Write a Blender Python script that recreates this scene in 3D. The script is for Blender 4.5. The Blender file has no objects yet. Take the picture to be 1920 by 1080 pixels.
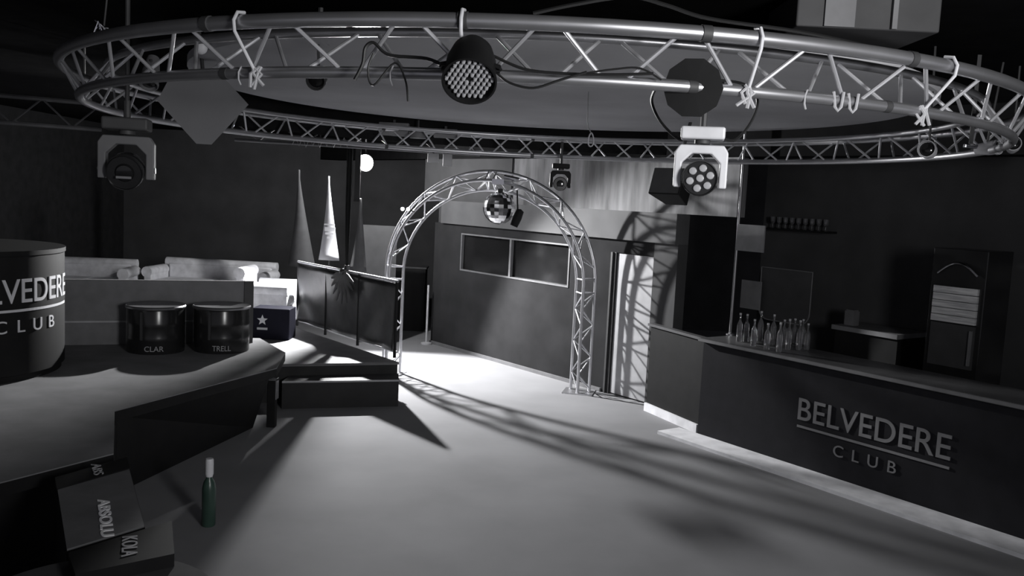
import bpy, bmesh, math, random
from mathutils import Vector, Matrix
random.seed(7)
PI = math.pi
C = bpy.context.scene.collection
S = bpy.context.scene

# ------------------------------------------------------------------ camera, world, lights, exposure
F = 1650.0
CAM = Vector((0, 0, 2.5))
ROT = Matrix.Rotation(math.radians(90 - 5.77), 3, 'X') @ Matrix.Rotation(math.radians(2.86), 3, 'Z')
cd = bpy.data.cameras.new('camera'); cam = bpy.data.objects.new('camera', cd); C.objects.link(cam)
cam.matrix_world = Matrix.Translation(CAM) @ ROT.to_4x4()
cd.sensor_width = 36; cd.lens = 36 * F / 1920; cd.clip_start = 0.05
S.camera = cam
S.view_settings.view_transform = 'Standard'; S.view_settings.look = 'None'
S.view_settings.gamma = 1; S.view_settings.use_curve_mapping = False
S.view_settings.exposure = 0.0

w = bpy.data.worlds.new('world'); S.world = w; w.use_nodes = True
w.node_tree.nodes['Background'].inputs[0].default_value = (0.91, 0.91, 1.0, 1)
w.node_tree.nodes['Background'].inputs[1].default_value = 0.24

def ray(px, py):
    return (ROT @ Vector(((px - 960) / F, -(py - 540) / F, -1))).normalized()
def G(px, py, z=0.0):
    d = ray(px, py); return CAM + d * ((z - CAM.z) / d.z)
def DY(px, py, Y):
    d = ray(px, py); return CAM + d * (Y / d.y)

LAMP = DY(685, 305, 13.3)
def add_light(name, kind, loc, energy, size, target=None, col=(1, 1, 1)):
    l = bpy.data.lights.new(name, kind); l.energy = energy; l.color = col
    if kind == 'AREA': l.shape = 'RECTANGLE'; l.size, l.size_y = size
    else: l.shadow_soft_size = size
    o = bpy.data.objects.new(name, l); C.objects.link(o); o.location = loc
    if target is not None:
        o.rotation_euler = (Vector(target) - Vector(loc)).to_track_quat('-Z', 'Y').to_euler()
    return o
add_light('spotlight_glow', 'POINT', LAMP + Vector((0, -.1, -.16)), 190, 0.03)
sl = add_light('spotlight_beam', 'SPOT', LAMP + Vector((0, -.13, -.03)), 2300, 0.045, LAMP + Vector((.12, -.8, -.55)))
sl.data.spot_size = math.radians(132); sl.data.spot_blend = 0.22
add_light('doorway_light', 'AREA', (2.7, -0.6, 2.9), 60, (0.9, 1.2), (0.5, 5.0, 3.2)).data.spread = math.radians(95)

# ------------------------------------------------------------------ materials
MATS = {}
def mat(name, col, rough=0.6, metal=0.0, var=0.15, scale=6.0, bump=0.0, emit=None, trans=0.0, spec=0.5, stretch=None):
    if name in MATS: return MATS[name]
    m = bpy.data.materials.new(name); m.use_nodes = True; nt = m.node_tree; b = nt.nodes['Principled BSDF']
    if isinstance(col, (int, float)): col = (col, col, col * 1.04)
    b.inputs['Roughness'].default_value = rough; b.inputs['Metallic'].default_value = metal
    b.inputs['Specular IOR Level'].default_value = spec
    if trans: b.inputs['Transmission Weight'].default_value = trans
    tc = nt.nodes.new('ShaderNodeTexCoord'); n = nt.nodes.new('ShaderNodeTexNoise')
    n.inputs['Scale'].default_value = scale; n.inputs['Detail'].default_value = 5
    if stretch:
        mp = nt.nodes.new('ShaderNodeMapping'); mp.inputs['Scale'].default_value = stretch
        nt.links.new(tc.outputs['Object'], mp.inputs[0]); nt.links.new(mp.outputs[0], n.inputs[0])
    else: nt.links.new(tc.outputs['Object'], n.inputs[0])
    r = nt.nodes.new('ShaderNodeValToRGB')
    r.color_ramp.elements[0].position = 0.3; r.color_ramp.elements[1].position = 0.7
    r.color_ramp.elements[0].color = tuple(max(0, c * (1 - var)) for c in col[:3]) + (1,)
    r.color_ramp.elements[1].color = tuple(min(1, c * (1 + var)) for c in col[:3]) + (1,)
    nt.links.new(n.outputs[0], r.inputs[0]); nt.links.new(r.outputs[0], b.inputs['Base Color'])
    if bump:
        bp = nt.nodes.new('ShaderNodeBump'); bp.inputs['Strength'].default_value = bump
        bp.inputs['Distance'].default_value = 0.02
        nt.links.new(n.outputs[0], bp.inputs['Height']); nt.links.new(bp.outputs[0], b.inputs['Normal'])
    if emit:
        b.inputs['Emission Color'].default_value = (1, 1, 1, 1); b.inputs['Emission Strength'].default_value = emit
    MATS[name] = m; return m
BLACK = mat('black_paint', 0.014, 0.6, spec=.15)
BLACKG = mat('gloss_black', 0.018, 0.22)
DARK = mat('dark_grey', 0.05, 0.6)
MID = mat('mid_grey', 0.16, 0.6)
PALE = mat('pale_grey', 0.45, 0.6)
WHITE = mat('white_plastic', 0.75, 0.45)
ALU = mat('aluminium', 0.62, 0.33, 0.85, 0.08)
ALUR = mat('aluminium_ring', 0.45, 0.36, 0.8, 0.08)
CHROME = mat('chrome', 0.85, 0.08, 1.0, 0.03)
CABLE = mat('black_cable', 0.012, 0.5)
VELVET = mat('white_leather', 0.8, 0.5, scale=9)
FLOORM = mat('floor_vinyl', 0.25, 0.85, var=0.10, scale=1.1, spec=0.1)
STAGEM = mat('stage_top', 0.26, 0.6, scale=3)
PODM = mat('podium_top', 0.2, 0.8, var=0.2, scale=2.5)
WALLG = mat('wall_grey', 0.034, 0.95, var=0.2, scale=2, spec=0.0)
WALLB = mat('wall_black', 0.065, 0.9, var=0.2, scale=2)
CEILM = mat('ceiling_black', 0.014, 0.95, spec=0.0)
DISCM = mat('ceiling_disc', 0.6, 0.9, var=0.12, scale=1.2)
PLASTER = mat('stained_plaster', 0.17, 0.85, var=0.5, scale=3.2, stretch=(2.2, 2.2, 0.35))
SOFFIT = mat('soffit_plaster', 0.10, 0.85, var=0.2, scale=2)
GLASSD = mat('dark_glass', 0.012, 0.12)
DOORM = mat('door_pale', 0.42, 0.6, var=0.1)
LETTER = mat('pale_lettering', 0.75, 0.6, var=0.05)
WHITELET = mat('white_lettering', 0.97, 0.6, var=0.03)
GREYLET = mat('grey_lettering', 0.4, 0.6, var=0.08)
GREEN = mat('green_glass', (0.04, 0.075, 0.06), 0.3)
GLASS = mat('clear_glass', 0.55, 0.05, trans=0.85)
EMIT = mat('lit_bulb', 0.9, 0.5, emit=12)
LED = mat('led_glow', 0.9, 0.5, emit=4)
CLOTH = mat('black_cloth', 0.03, 0.38, var=0.4, scale=5, bump=0.3)
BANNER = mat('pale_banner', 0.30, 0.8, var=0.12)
TRIMM = mat('pale_trim', 0.75, 0.6)

# ------------------------------------------------------------------ mesh helpers
def link(name, bm, m, parent=None, smooth=False, bevel=0.0, mw=None):
    bmesh.ops.recalc_face_normals(bm, faces=bm.faces[:])
    me = bpy.data.meshes.new(name); bm.to_mesh(me); bm.free()
    me.materials.append(m)
    if smooth:
        for p in me.polygons: p.use_smooth = True
        try: me.set_sharp_from_angle(angle=math.radians(40))
        except Exception: pass
    o = bpy.data.objects.new(name, me); C.objects.link(o)
    if mw is not None: o.matrix_world = mw
    if parent is not None: o.parent = parent
    if bevel:
        b = o.modifiers.new('bevel', 'BEVEL'); b.width = bevel; b.segments = 3; b.limit_method = 'ANGLE'
    return o
def tag(o, label, cat, group=None):
    o['label'] = label; o['category'] = cat
    if group: o['group'] = group
    return o
def thing(name, label, cat, loc=(0, 0, 0), group=None, mw=None, rz=0):
    o = bpy.data.objects.new(name, None); C.objects.link(o); o.empty_display_size = .1
    if mw is not None: o.matrix_world = mw
    else: o.location = loc; o.rotation_euler = (0, 0, rz)
    return tag(o, label, cat, group)
def struct(name, bm, m, mw=None, parent=None, **k):
    o = link(name, bm, m, parent, mw=mw, **k)
    if parent is None: o['kind'] = 'structure'
    return o
def B(): return bmesh.new()
def box(bm, x0, y0, z0, x1, y1, z1):
    v = [bm.verts.new(p) for p in [(x0,y0,z0),(x1,y0,z0),(x1,y1,z0),(x0,y1,z0),(x0,y0,z1),(x1,y0,z1),(x1,y1,z1),(x0,y1,z1)]]
    for f in [(0,3,2,1),(4,5,6,7),(0,1,5,4),(1,2,6,5),(2,3,7,6),(3,0,4,7)]: bm.faces.new([v[i] for i in f])
    return bm
def prism(bm, pts, z0, z1, bot=None):
    bot = bot or pts
    a = [bm.verts.new((p[0], p[1], z0)) for p in bot]; b = [bm.verts.new((p[0], p[1], z1)) for p in pts]
    bm.faces.new(a[::-1]); bm.faces.new(b); n = len(pts)
    for i in range(n): bm.faces.new((a[i], a[(i+1)%n], b[(i+1)%n], b[i]))
    return bm
def tube(bm, pts, r, seg=8, closed=False):
    pts = [Vector(p) for p in pts]; rings = []; n = len(pts); up = None
    for i, p in enumerate(pts):
        if closed: t = pts[(i+1)%n] - pts[i-1]
        else: t = pts[min(i+1, n-1)] - pts[max(i-1, 0)]
        t.normalize()
        if up is None: up = Vector((0,0,1)) if abs(t.z) < 0.9 else Vector((1,0,0))
        s = t.cross(up)
        if s.length < 1e-4: s = t.orthogonal()
        s.normalize(); up = s.cross(t).normalized()
        rr = r[i] if isinstance(r, (list, tuple)) else r
        rings.append([bm.verts.new(p + (s*math.cos(a) + up*math.sin(a))*rr) for a in [2*PI*k/seg for k in range(seg)]])
    m = n if closed else n - 1
    for i in range(m):
        a, b = rings[i], rings[(i+1)%n]
        for k in range(seg): bm.faces.new((a[k], a[(k+1)%seg], b[(k+1)%seg], b[k]))
    if not closed: bm.faces.new(rings[0][::-1]); bm.faces.new(rings[-1])
    return bm
def lathe(bm, prof, seg=24, mw=None):
    rings = []; T_ = mw if mw is not None else Matrix.Identity(4)
    for r, z in prof:
        if r < 1e-5: rings.append([bm.verts.new(T_ @ Vector((0,0,z)))])
        else: rings.append([bm.verts.new(T_ @ Vector((r*math.cos(2*PI*k/seg), r*math.sin(2*PI*k/seg), z))) for k in range(seg)])
    for a, b in zip(rings, rings[1:]):
        for k in range(seg):
            k2 = (k+1) % seg
            if len(a) == 1 and len(b) == 1: continue
            if len(a) == 1: bm.faces.new((a[0], b[k2], b[k]))
            elif len(b) == 1: bm.faces.new((a[k], a[k2], b[0]))
            else: bm.faces.new((a[k], a[k2], b[k2], b[k]))
    if len(rings[0]) > 1: bm.faces.new(rings[0][::-1])
    if len(rings[-1]) > 1: bm.faces.new(rings[-1])
    return bm
def aim(loc, direction, up=(0, 0, 1)):
    """matrix whose +Z looks along direction"""
    q = Vector(direction).to_track_quat('Z', 'Y'); return Matrix.Translation(loc) @ q.to_matrix().to_4x4()
def frame(o, x):
    """wall frame: local x along x, z up, -y faces the dance floor"""
    x = Vector((x[0], x[1], 0)).normalized(); y = Vector((0,0,1)).cross(x)
    m = Matrix.Identity(4)
    for i, v in enumerate((x, y, Vector((0,0,1)))):
        for j in range(3): m[j][i] = v[j]
    m.translation = Vector((o[0], o[1], 0)); return m
def onp(px, py, mw, off=0.0):
    """local (x, z) where the line of sight meets the wall plane y=off of frame mw"""
    inv = mw.inverted(); a = inv @ CAM; d = inv.to_3x3() @ ray(px, py); t = (off - a.y) / d.y
    p = a + d*t; return p.x, p.z
def text_mesh(body, ext=0.004, offset=0.0, spacing=1.0):
    cu = bpy.data.curves.new('t', 'FONT'); cu.body = body; cu.size = 1; cu.extrude = ext; cu.offset = offset; cu.space_character = spacing
    o = bpy.data.objects.new('t', cu); C.objects.link(o); bpy.context.view_layer.update()
    me = bpy.data.meshes.new_from_object(o.evaluated_get(bpy.context.evaluated_depsgraph_get()))
    bpy.data.objects.remove(o); bm = B(); bm.from_mesh(me); bpy.data.meshes.remove(me)
    xs = [v.co.x for v in bm.verts]; ys = [v.co.y for v in bm.verts]
    x0, x1, y0, y1 = min(xs), max(xs), min(ys), max(ys)
    for v in bm.verts: v.co.x = (v.co.x-x0)/(x1-x0); v.co.y = (v.co.y-y0)/(y1-y0)
    return bm
def letters(body, fn, m, parent, ext=.004, offset=.004, spacing=1.0, fine=False):
    bm = text_mesh(body, ext, offset, spacing)
    if fine: bmesh.ops.subdivide_edges(bm, edges=[e for e in bm.edges if e.calc_length() > .04], cuts=3)
    bmesh.ops.remove_doubles(bm, verts=bm.verts[:], dist=1e-5); seen = set(); isl = []
    for v in bm.verts:
        if v in seen: continue
        st_, grp = [v], []; seen.add(v)
        while st_:
            q = st_.pop(); grp.append(q)
            for e in q.link_edges:
                o = e.other_vert(q)
                if o not in seen: seen.add(o); st_.append(o)
        isl.append(grp)
    for grp in sorted(isl, key=lambda g: min(v.co.x for v in g)):
        nb = B(); mp = {v: nb.verts.new(fn(*v.co)) for v in grp}
        for f in {f for v in grp for f in v.link_faces}:
            try: nb.faces.new([mp[v] for v in f.verts])
            except ValueError: pass
        link('letter', nb, m, parent)
    bm.free()
def text_to(bm, fn):
    for v in bm.verts: v.co = Vector(fn(v.co.x, v.co.y, v.co.z))
    return bm

# ------------------------------------------------------------------ the room shell
fb = B(); box(fb, -9, -1.5, -0.1, 9, 19, 0); struct('floor', fb, FLOORM)
cb = B(); box(cb, -9, -1.5, 3.55, 9, 19, 3.65); struct('ceiling', cb, CEILM)
# window wall: runs back from the door on the right to the corridor corner
W0 = G(807, 643); W1 = G(1070, 718); WM = frame(W0, W1 - W0)
xd0, _ = onp(1140, 600, WM); xd1, _ = onp(1217, 620, WM)
xe = onp(1222, 765, WM)[0] + 0.25
wx0, _ = onp(864, 480, WM); wx1, _ = onp(1068, 500, WM)
wz1 = 0.5*(onp(873, 436, WM)[1] + onp(1066, 460, WM)[1]); wz0 = 0.5*(onp(866, 505, WM)[1] + onp(1060, 541, WM)[1])
dzt = onp(1190, 477, WM)[1]
b = B()
box(b, 0, 0, 0, wx0, .18, 2.05); box(b, wx0, 0, 0, wx1, .18, wz0); box(b, wx0, 0, wz1, wx1, .18, 2.05)
box(b, wx1, 0, 0, xd0, .18, 2.05); box(b, xd0, 0, dzt, xd1, .18, 2.05)
struct('wall_right', b, WALLG, WM)
b = B(); box(b, xd1, 0, 0, xe, .18, 2.05); struct('wall_corner', b, WALLB, WM)
b = B(); box(b, 0.25, -0.06, 2.05, xe, .18, 2.42); struct('trim_1', b, SOFFIT, WM)      # plaster soffit
pz0 = 2.42
px0, _ = onp(962, 340, WM, .05); 
b = B(); box(b, px0, 0.05, pz0, onp(1386, 340, WM, .05)[0], .2, 3.1); struct('wall_upper', b, PLASTER, WM)
b = B(); box(b, -0.4, 0.02, pz0, px0 - .002, .2, 3.1); struct('wall_upper_left', b, WALLB, WM)
b = B(); box(b, -4.5, -0.05, 3.1, xe + 4, .25, 3.55); struct('trim_2', b, CEILM, WM)
b = B(); box(b, 0, -0.03, 0, xd0 - .05, 0.0, 0.05); struct('baseboard_right', b, MID, WM)
# window with two dark panes in a pale frame
wn = bpy.data.objects.new('window_1', None); C.objects.link(wn); wn.matrix_world = WM; wn['kind'] = 'structure'
xm = onp(957, 480, WM)[0]
b = B()
for x0, x1, z0, z1 in ((wx0, wx1, wz0, wz0+.022), (wx0, wx1, wz1-.022, wz1), (wx0, wx0+.025, wz0+.022, wz1-.022), (wx1-.025, wx1, wz0+.022, wz1-.022), (xm-.02, xm+.02, wz0+.022, wz1-.022)):
    box(b, x0, -0.01, z0, x1, .04, z1)
o = link('window_frame', b, MID, wn)
for x0, x1 in ((wx0+.025, xm-.02), (xm+.02, wx1-.025)):
    b = B(); box(b, x0, .05, wz0, x1, .06, wz1); link('pane', b, GLASSD, wn)
# pale door leaf
dn = bpy.data.objects.new('door_1', None); C.objects.link(dn); dn.matrix_world = WM; dn['kind'] = 'structure'
xl0 = onp(1150, 600, WM)[0]
b = B(); box(b, xl0, .02, 0.02, xd1, .07, dzt - .01); link('door_leaf', b, DOORM, dn)
b = B(); box(b, xd0, -.02, 0, xd0+.03, .1, dzt); box(b, xl0-.05, .0, 0, xl0-.02, .1, dzt); link('door_frame', b, DARK, dn)
b = B(); box(b, xd0+.03, .05, 0, xl0-.05, .1, dzt); link('door_side_panel', b, MID, dn)
# corridor and back walls
b = B(); box(b, -9, 18.0, 0, 9, 18.2, 3.55); struct('wall_back', b, WALLB)
b = B(); box(b, -8.2, -1.5, 0, -8.0, 18, 3.55); struct('wall_left', b, mat('wall_left_black', .035, .95, spec=0.0))
b = B(); box(b, W0.x + .05, W0.y + .05, 0, W0.x + .2, 18, 3.55)
struct('wall_corridor', b, WALLB)

# ------------------------------------------------------------------ the bar on the right
B0 = G(1307, 818); B1 = G(1790, 977); BM = frame(B0, B1 - B0)
bt0 = onp(1309, 634, BM)[1]; bt1 = onp(1757, 720, BM)[1]; BT = .5*(bt0+bt1)
print('bar top', bt0, bt1)
bar = thing('bar_counter', 'long black bar counter with pale club lettering on its front', 'bar counter', mw=BM)
L = 7.5
b = B(); box(b, 0, 0.0, 0, L, .06, BT-.04); link('front_panel', b, mat('bar_front', (0.017,0.017,0.02), .7, spec=.12), bar)
b = B(); box(b, -.02, -.05, BT-.04, L, .62, BT); link('countertop', b, mat('bar_top', .10, .35), bar)
b = B(); box(b, -.03, -.062, BT-.034, L, -.05, BT-.004); o = link('edge_trim', b, MID, bar); o['label'] = 'pale edge strip'
b = B(); box(b, 0, .06, 0, .06, .6, BT-.04); link('end_panel', b, BLACK, bar)
xs0 = onp(1272, 823, BM)[0]; ply = (BM.inverted() @ G(1700, 967, .03)).y; print('ply', ply)
b = B(); box(b, xs0, ply, 0, L, -.001, .035); o = link('plinth', b, TRIMM, bar); o['label'] = 'pale plinth strip'
def logo_on(mwf, parent, x0, x1, z0, z1, lz, cz0, cz1, cx0, cx1):
    letters('BELVEDERE', lambda u, v, d: (x0+(x1-x0)*u, -.006 - d, z0+(z1-z0)*v), mwf, parent)
    bm = B(); box(bm, x0, -.009, lz-.011, x1, -.001, lz+.011); link('logo_line', bm, mwf, parent)
    letters('CLUB', lambda u, v, d: (cx0+(cx1-cx0)*u, -.006 - d, cz0+(cz1-cz0)*v), mwf, parent, .004, .0, 1.9)
lx0 = onp(1496, 787, BM)[0]; lx1 = onp(1782, 862, BM)[0]
lz0 = .5*(onp(1496,787,BM)[1]+onp(1780,862,BM)[1]); lz1 = .5*(onp(1498,746,BM)[1]+onp(1783,815,BM)[1])
llz = .5*(onp(1497,798,BM)[1]+onp(1775,877,BM)[1])
c0, cza = onp(1562, 857, BM); c1, czb = onp(1680, 886, BM); cz1 = .5*(onp(1562,835,BM)[1]+onp(1678,863,BM)[1])
print('logo', lx0, lx1, lz0, lz1, llz, c0, c1, cza, czb, cz1)
BARLET = mat('bar_lettering', .2, .6, var=.1)
logo_on(BARLET, bar, lx0, lx1, lz0, lz1, llz, .5*(cza+czb), cz1, c0, c1)
# bar return between door wall and bar
R0 = G(1212, 768); R1 = BM @ Vector((0, .12, 0)); RM = frame(R0, R1 - R0); rl = (Vector((R1.x,R1.y,0))-R0).length + .22
rt = thing('bar_return', 'short dark bar return between pale door and bar counter', 'bar counter', mw=RM)
b = B(); box(b, .03, -.03, .0, rl-.3, .02, BT-.05); link('front_panel', b, BLACK, rt)
b = B(); box(b, .0, -.06, BT-.05, rl-.3, .03, BT-.02); link('countertop', b, mat('bar_top', .1, .35), rt)
b = B(); box(b, .03, -.06, 0, rl-.3, -.03, .1); link('skirting', b, TRIMM, rt)
# dark wall behind the bar
HM = BM @ Matrix.Translation((0, 2.1, 0))
b = B(); box(b, -1.0, 0, 0, 8, .15, 3.55); struct('wall_bar', b, WALLB, HM)
# steel pole on the bar
pb = G(1369, 628, BT)
pole = thing('steel_pole', 'thin steel pole rising from bar top to ceiling beam', 'pole', (pb.x, pb.y, BT))
b = B(); lathe(b, [(.045,0),(.045,.012),(.016,.02),(.016,.03)]); link('base_flange', b, ALU, pole, True)
b = B(); tube(b, [(0,0,.02),(0,0,3.55-BT)], .016, 10); link('pole_shaft', b, mat('pole_steel', .3, .4, .7), pole, True)
def card(name, label, cat, px0, py0, px1, py1, off, m, rim=None, rnd=0, thick=.02, group=None):
    x0, z1 = onp(px0, py0, BM, off); x1, z0 = onp(px1, py1, BM, off)
    b = B()
    if rnd:
        pts = [(x0,z1),(x1,z1)] + [(x1-rnd+rnd*math.cos(a), z0+rnd-rnd*math.sin(a)) for a in [PI/2*k/6 for k in range(7)]] + [(x0+rnd-rnd*math.sin(a), z0+rnd-rnd*math.cos(a)) for a in [PI/2*k/6 for k in range(7)]]
    else: pts = [(x0,z1),(x1,z1),(x1,z0),(x0,z0)]
    a = [b.verts.new((p[0], off, p[1])) for p in pts]; c = [b.verts.new((p[0], off+thick, p[1])) for p in pts]
    b.faces.new(a); b.faces.new(c[::-1])
    for i in range(len(a)): b.faces.new((a[i], a[(i+1)%len(a)], c[(i+1)%len(a)], c[i]))
    if rim:
        t = thing(name, label, cat, mw=BM, group=group); link('board', b, m, t)
        r = B(); tube(r, [(p[0], off-.004, p[1]) for p in pts], .008, 6, True); link('rim', r, rim, t); return t
    return tag(link(name, b, m, mw=BM), label, cat, group)
pol_off = (BM.inverted() @ pb).y
x0_, z1_ = onp(1384, 420, BM, pol_off - .03); x1_, z0_ = onp(1431, 474, BM, pol_off - .03); px_ = (BM.inverted() @ pb).x
b = B(); box(b, x0_-px_, -.036, z0_-BT, x1_-px_, -.018, z1_-BT); b.transform(BM.to_3x3().to_4x4()); o = link('sign_board', b, mat('sign_grey', .2, .7), pole); o['label'] = 'pale blank square sign board on the pole'
card('paper_sheet', 'small upright pale sheet behind the bar, left of the rimmed board', 'notice', 1391, 524, 1423, 582, 1.3, mat('sign_grey', .2, .7))
card('rimmed_board', 'dark grey board with rounded lower corners and pale rim behind the bar', 'board', 1429, 500, 1516, 612, 1.36, DARK, MID, .14)
# bottles on the bar top
def bottle(loc, h, r, m, label, group=None, name='glass_bottle', cat='bottle', cap=None, segs=14):
    t = thing(name, label, cat, loc, group)
    b = B(); lathe(b, [(0,0),(r*.9,0),(r,.01),(r,h*.56),(r*.8,h*.66),(r*.35,h*.74),(r*.32,h*.93),(r*.38,h*.935),(r*.38,h*.96),(0,h*.96)], segs); link('bottle_body', b, m, t, True)
    b = B(); lathe(b, [(r*.4,h*.93),(r*.42,h*.995),(0,h)], segs); link('cap', b, cap or PALE, t, True)
    return t
def copy_tree(o, parent=None):
    c = o.copy(); C.objects.link(c)
    if parent is not None: c.parent = parent
    for ch in list(o.children): copy_tree(ch, c)
    return c
first = None
for i, (px, py) in enumerate([(1398,640),(1412,648),(1424,640),(1437,655),(1448,645),(1460,660),(1468,646),(1477,655),(1488,643),(1497,656),(1503,645),(1512,655),(1385,640)]):
    p = G(px, py, BT)
    if first is None:
        first = t = bottle(p, .33, .03, GLASS, 'clear slim bottle in the crowd beside the steel pole', 'clear slim bottles crowded on the bar top')
    else: t = copy_tree(first); t.location = p
    t.scale = (1, 1, random.uniform(.8, 1.12))
# shelf with small glasses
sx0, sz = onp(1436, 424, HM, -.15); sx1, _ = onp(1556, 430, HM, -.15)
b = B(); box(b, sx0, -.24, sz-.04, sx1, -.002, sz-.015); tag(link('wall_shelf', b, BLACK, mw=HM), 'narrow black shelf holding a row of small glasses', 'shelf')
gl = None
for i in range(9):
    x = sx0 + .08 + (sx1 - sx0 - .16) * i / 8
    if gl is None:
        b = B(); lathe(b, [(0,0),(.02,0),(.021,.006),(.006,.012),(.006,.05),(.03,.075),(.034,.14),(.031,.14),(.026,.08),(0,.06)], 12)
        gl = o = link('wine_glass', b, GLASS, smooth=True); tag(o, 'small stemmed glass in the row on the narrow shelf', 'glass', 'glasses on the narrow shelf behind the bar')
    else: o = gl.copy(); C.objects.link(o)
    o.location = HM @ Vector((x, -.12, sz-.015))
# back counter with small box
k0, kz = onp(1562, 610, HM, -.65); k1, _ = onp(1678, 640, HM, -.65)
kz = onp(1620, 618, HM, -.65)[1]
bc = thing('back_counter', 'low dark cabinet with grey top behind the bar', 'cabinet', mw=HM)
b = B(); box(b, k0, -.6, 0, k1, -.02, kz-.05); link('cabinet_body', b, BLACK, bc)
b = B(); box(b, k0-.02, -.65, kz-.05, k1+.02, -.01, kz); link('cabinet_top', b, mat('sign_grey', .2, .7), bc)
kx = onp(1592, 600, HM, -.5)[0]
b = B(); box(b, -.06, -.05, 0, .06, .05, .16); box(b, -.05, -.04, .16, .05, .04, .175); o = link('carton', b, MID, mw=HM @ Matrix.Translation((kx, -.45, kz))); tag(o, 'small grey carton standing on the low cabinet behind bar', 'box')
# dispenser cabinet with bright stacked panel
dx0, dz1 = onp(1752, 534, BM, 1.0); dx1, dzb = onp(1828, 612, BM, 1.0)
dsp = thing('drinks_cabinet', 'tall dark drinks cabinet with bright slatted steel panel', 'cabinet', mw=BM @ Matrix.Translation((0, 1.0, 0)))
b = B(); box(b, dx0-.05, .02, 0, dx1+.05, .5, dz1+.36); link('cabinet_body', b, BLACKG, dsp, bevel=.01)
b = B(); n = 5; hh = (dz1-dzb)/n
for i in range(n): box(b, dx0, -.012 + .004*(i%2), dzb+i*hh+.006, dx1, .02, dzb+(i+1)*hh)
link('slatted_panel', b, mat('bright_steel', .85, .28, .3, .4, 7, stretch=(.6,.6,9)), dsp)
b = B(); box(b, dx0, 0, dzb-.42, dx1, .02, dzb-.01); link('lower_panel', b, DARK, dsp)
b = B(); box(b, dx1-.035, -.03, dzb-.38, dx1-.015, 0, dzb-.05); link('handle', b, MID, dsp)
b = B(); tube(b, [(dx0+.02+(dx1-dx0-.04)*k/10, -.0, dz1+.12+.11*math.sin(PI*k/10)) for k in range(11)], .012, 8); link('arched_trim', b, CHROME, dsp, True)
# inner worktop of the bar
wt = thing('inner_worktop', 'grey steel worktop along the inside of the bar', 'worktop', mw=BM)
b = B(); box(b, 1.9, .66, BT-.16, L, .98, BT-.12); link('worktop_slab', b, mat('steel_top', .22, .35, .4), wt)
b = B(); box(b, 1.95, .7, 0, L, .96, BT-.16); link('worktop_body', b, BLACK, wt)

# ------------------------------------------------------------------ stage at the back left
PZ = .46
FR = G(748, 679, PZ); FLp = G(430, 684, PZ); rd = (G(565, 612, PZ) - G(745, 671, PZ)).normalized()
BR = FR + rd * 7.2
pts = [FLp, FR, BR, Vector((-7.9, BR.y, 0)), Vector((-7.9, FLp.y + .3, 0))]
stg = thing('low_stage', 'low dark stage platform with pale lit top behind the railing', 'stage', FR * 1.0)
stg.location.z = 0
off = lambda ps: [Vector((p.x - FR.x, p.y - FR.y, 0)) for p in ps]
b = B(); prism(b, off(pts), PZ-.03, PZ); link('deck', b, STAGEM, stg)
b = B(); prism(b, off([p.lerp(sum(pts, Vector())/len(pts), .004) for p in pts]), 0, PZ-.03); link('fascia', b, mat('stage_side', .03, .6, spec=.2), stg)
b = B(); a_, c_ = FLp - FR, Vector((0,0,0)); tube(b, [(a_.x, a_.y-.005, PZ-.012), (0, -.005, PZ-.012)], .012, 6); o = link('nosing', b, MID, stg)
SZ = .32
s0 = G(529, 715, SZ); s1 = G(748, 712, SZ)
st = thing('stage_step', 'dark wooden step with pale nosing in front of stage', 'step', (s0.x, s0.y, 0))
e0 = Vector((FR.x + (s0.x-FR.x), FLp.y + (FR.y-FLp.y)*(s0.x-FLp.x)/(FR.x-FLp.x) - .012, 0)); e1 = Vector((FR.x, FR.y-.012, 0))
q = [Vector((p.x-s0.x, p.y-s0.y, 0)) for p in (s0, s1, e1, e0)]
b = B(); prism(b, q, 0, SZ-.02); link('step_body', b, mat('stage_side', .03, .6, spec=.2), st)
b = B(); prism(b, q, SZ-.02, SZ); link('tread', b, DARK, st)
b = B(); tube(b, [(q[0].x, q[0].y-.004, SZ-.008), (q[1].x, q[1].y-.004, SZ-.008)], .012, 6); link('nosing', b, PALE, st)
p0 = G(509, 800); 
bo = thing('newel_post', 'short black post with steel bracket beside the stage step', 'post', p0)
b = B(); box(b, -.045, -.04, 0, .045, .04, .5); link('post_body', b, BLACK, bo, bevel=.008)
b = B(); box(b, .045, -.042, .3, .056, .042, .52); box(b, -.045, -.042, .5, .056, .042, .512); link('bracket', b, ALU, bo)
# railing with cloth
r0 = G(741, 671, PZ); r1 = G(556, 610, PZ); RLM = frame(r1, r0 - r1); rlen = (r0 - r1).length; rt_z = .5*(onp(740,525,RLM)[1] + onp(556,491,RLM)[1])
print('rail top', onp(740,525,RLM)[1], onp(556,491,RLM)[1], 'len', rlen)
rl_ = thing('stage_railing', 'black panelled railing with bright top rail along the stage edge', 'railing', mw=RLM)
b = B(); tube(b, [(0, 0, rt_z), (rlen, 0, rt_z)], .018, 10); link('top_rail', b, ALU, rl_, True)
b = B(); tube(b, [(0, .02, PZ+.07), (rlen, .02, PZ+.07)], .014, 8); link('gap_light_bar', b, ALU, rl_, True)  # added bright bar, stands in for lit floor seen under the cloth
for x in (.02, rlen*.33, rlen*.66, rlen-.02):
    b = B(); tube(b, [(x, 0, PZ), (x, 0, rt_z)], .02, 8); link('post', b, BLACK, rl_, True)
n = 60; b = B(); vs = []
for i in range(n+1):
    x = .03 + (rlen-.06)*i/n
    for j, z in enumerate([PZ+.085 + (rt_z-PZ-.115)*k/12 for k in range(13)]):
        f = abs((x/rlen) - .55)
        y = -.012 + .014*math.sin(26*(x/rlen-.55)*(1.0-.035*j)+j*.1)*min(1, .25+f*2.2)
        vs.append(b.verts.new((x, y, z)))
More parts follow.
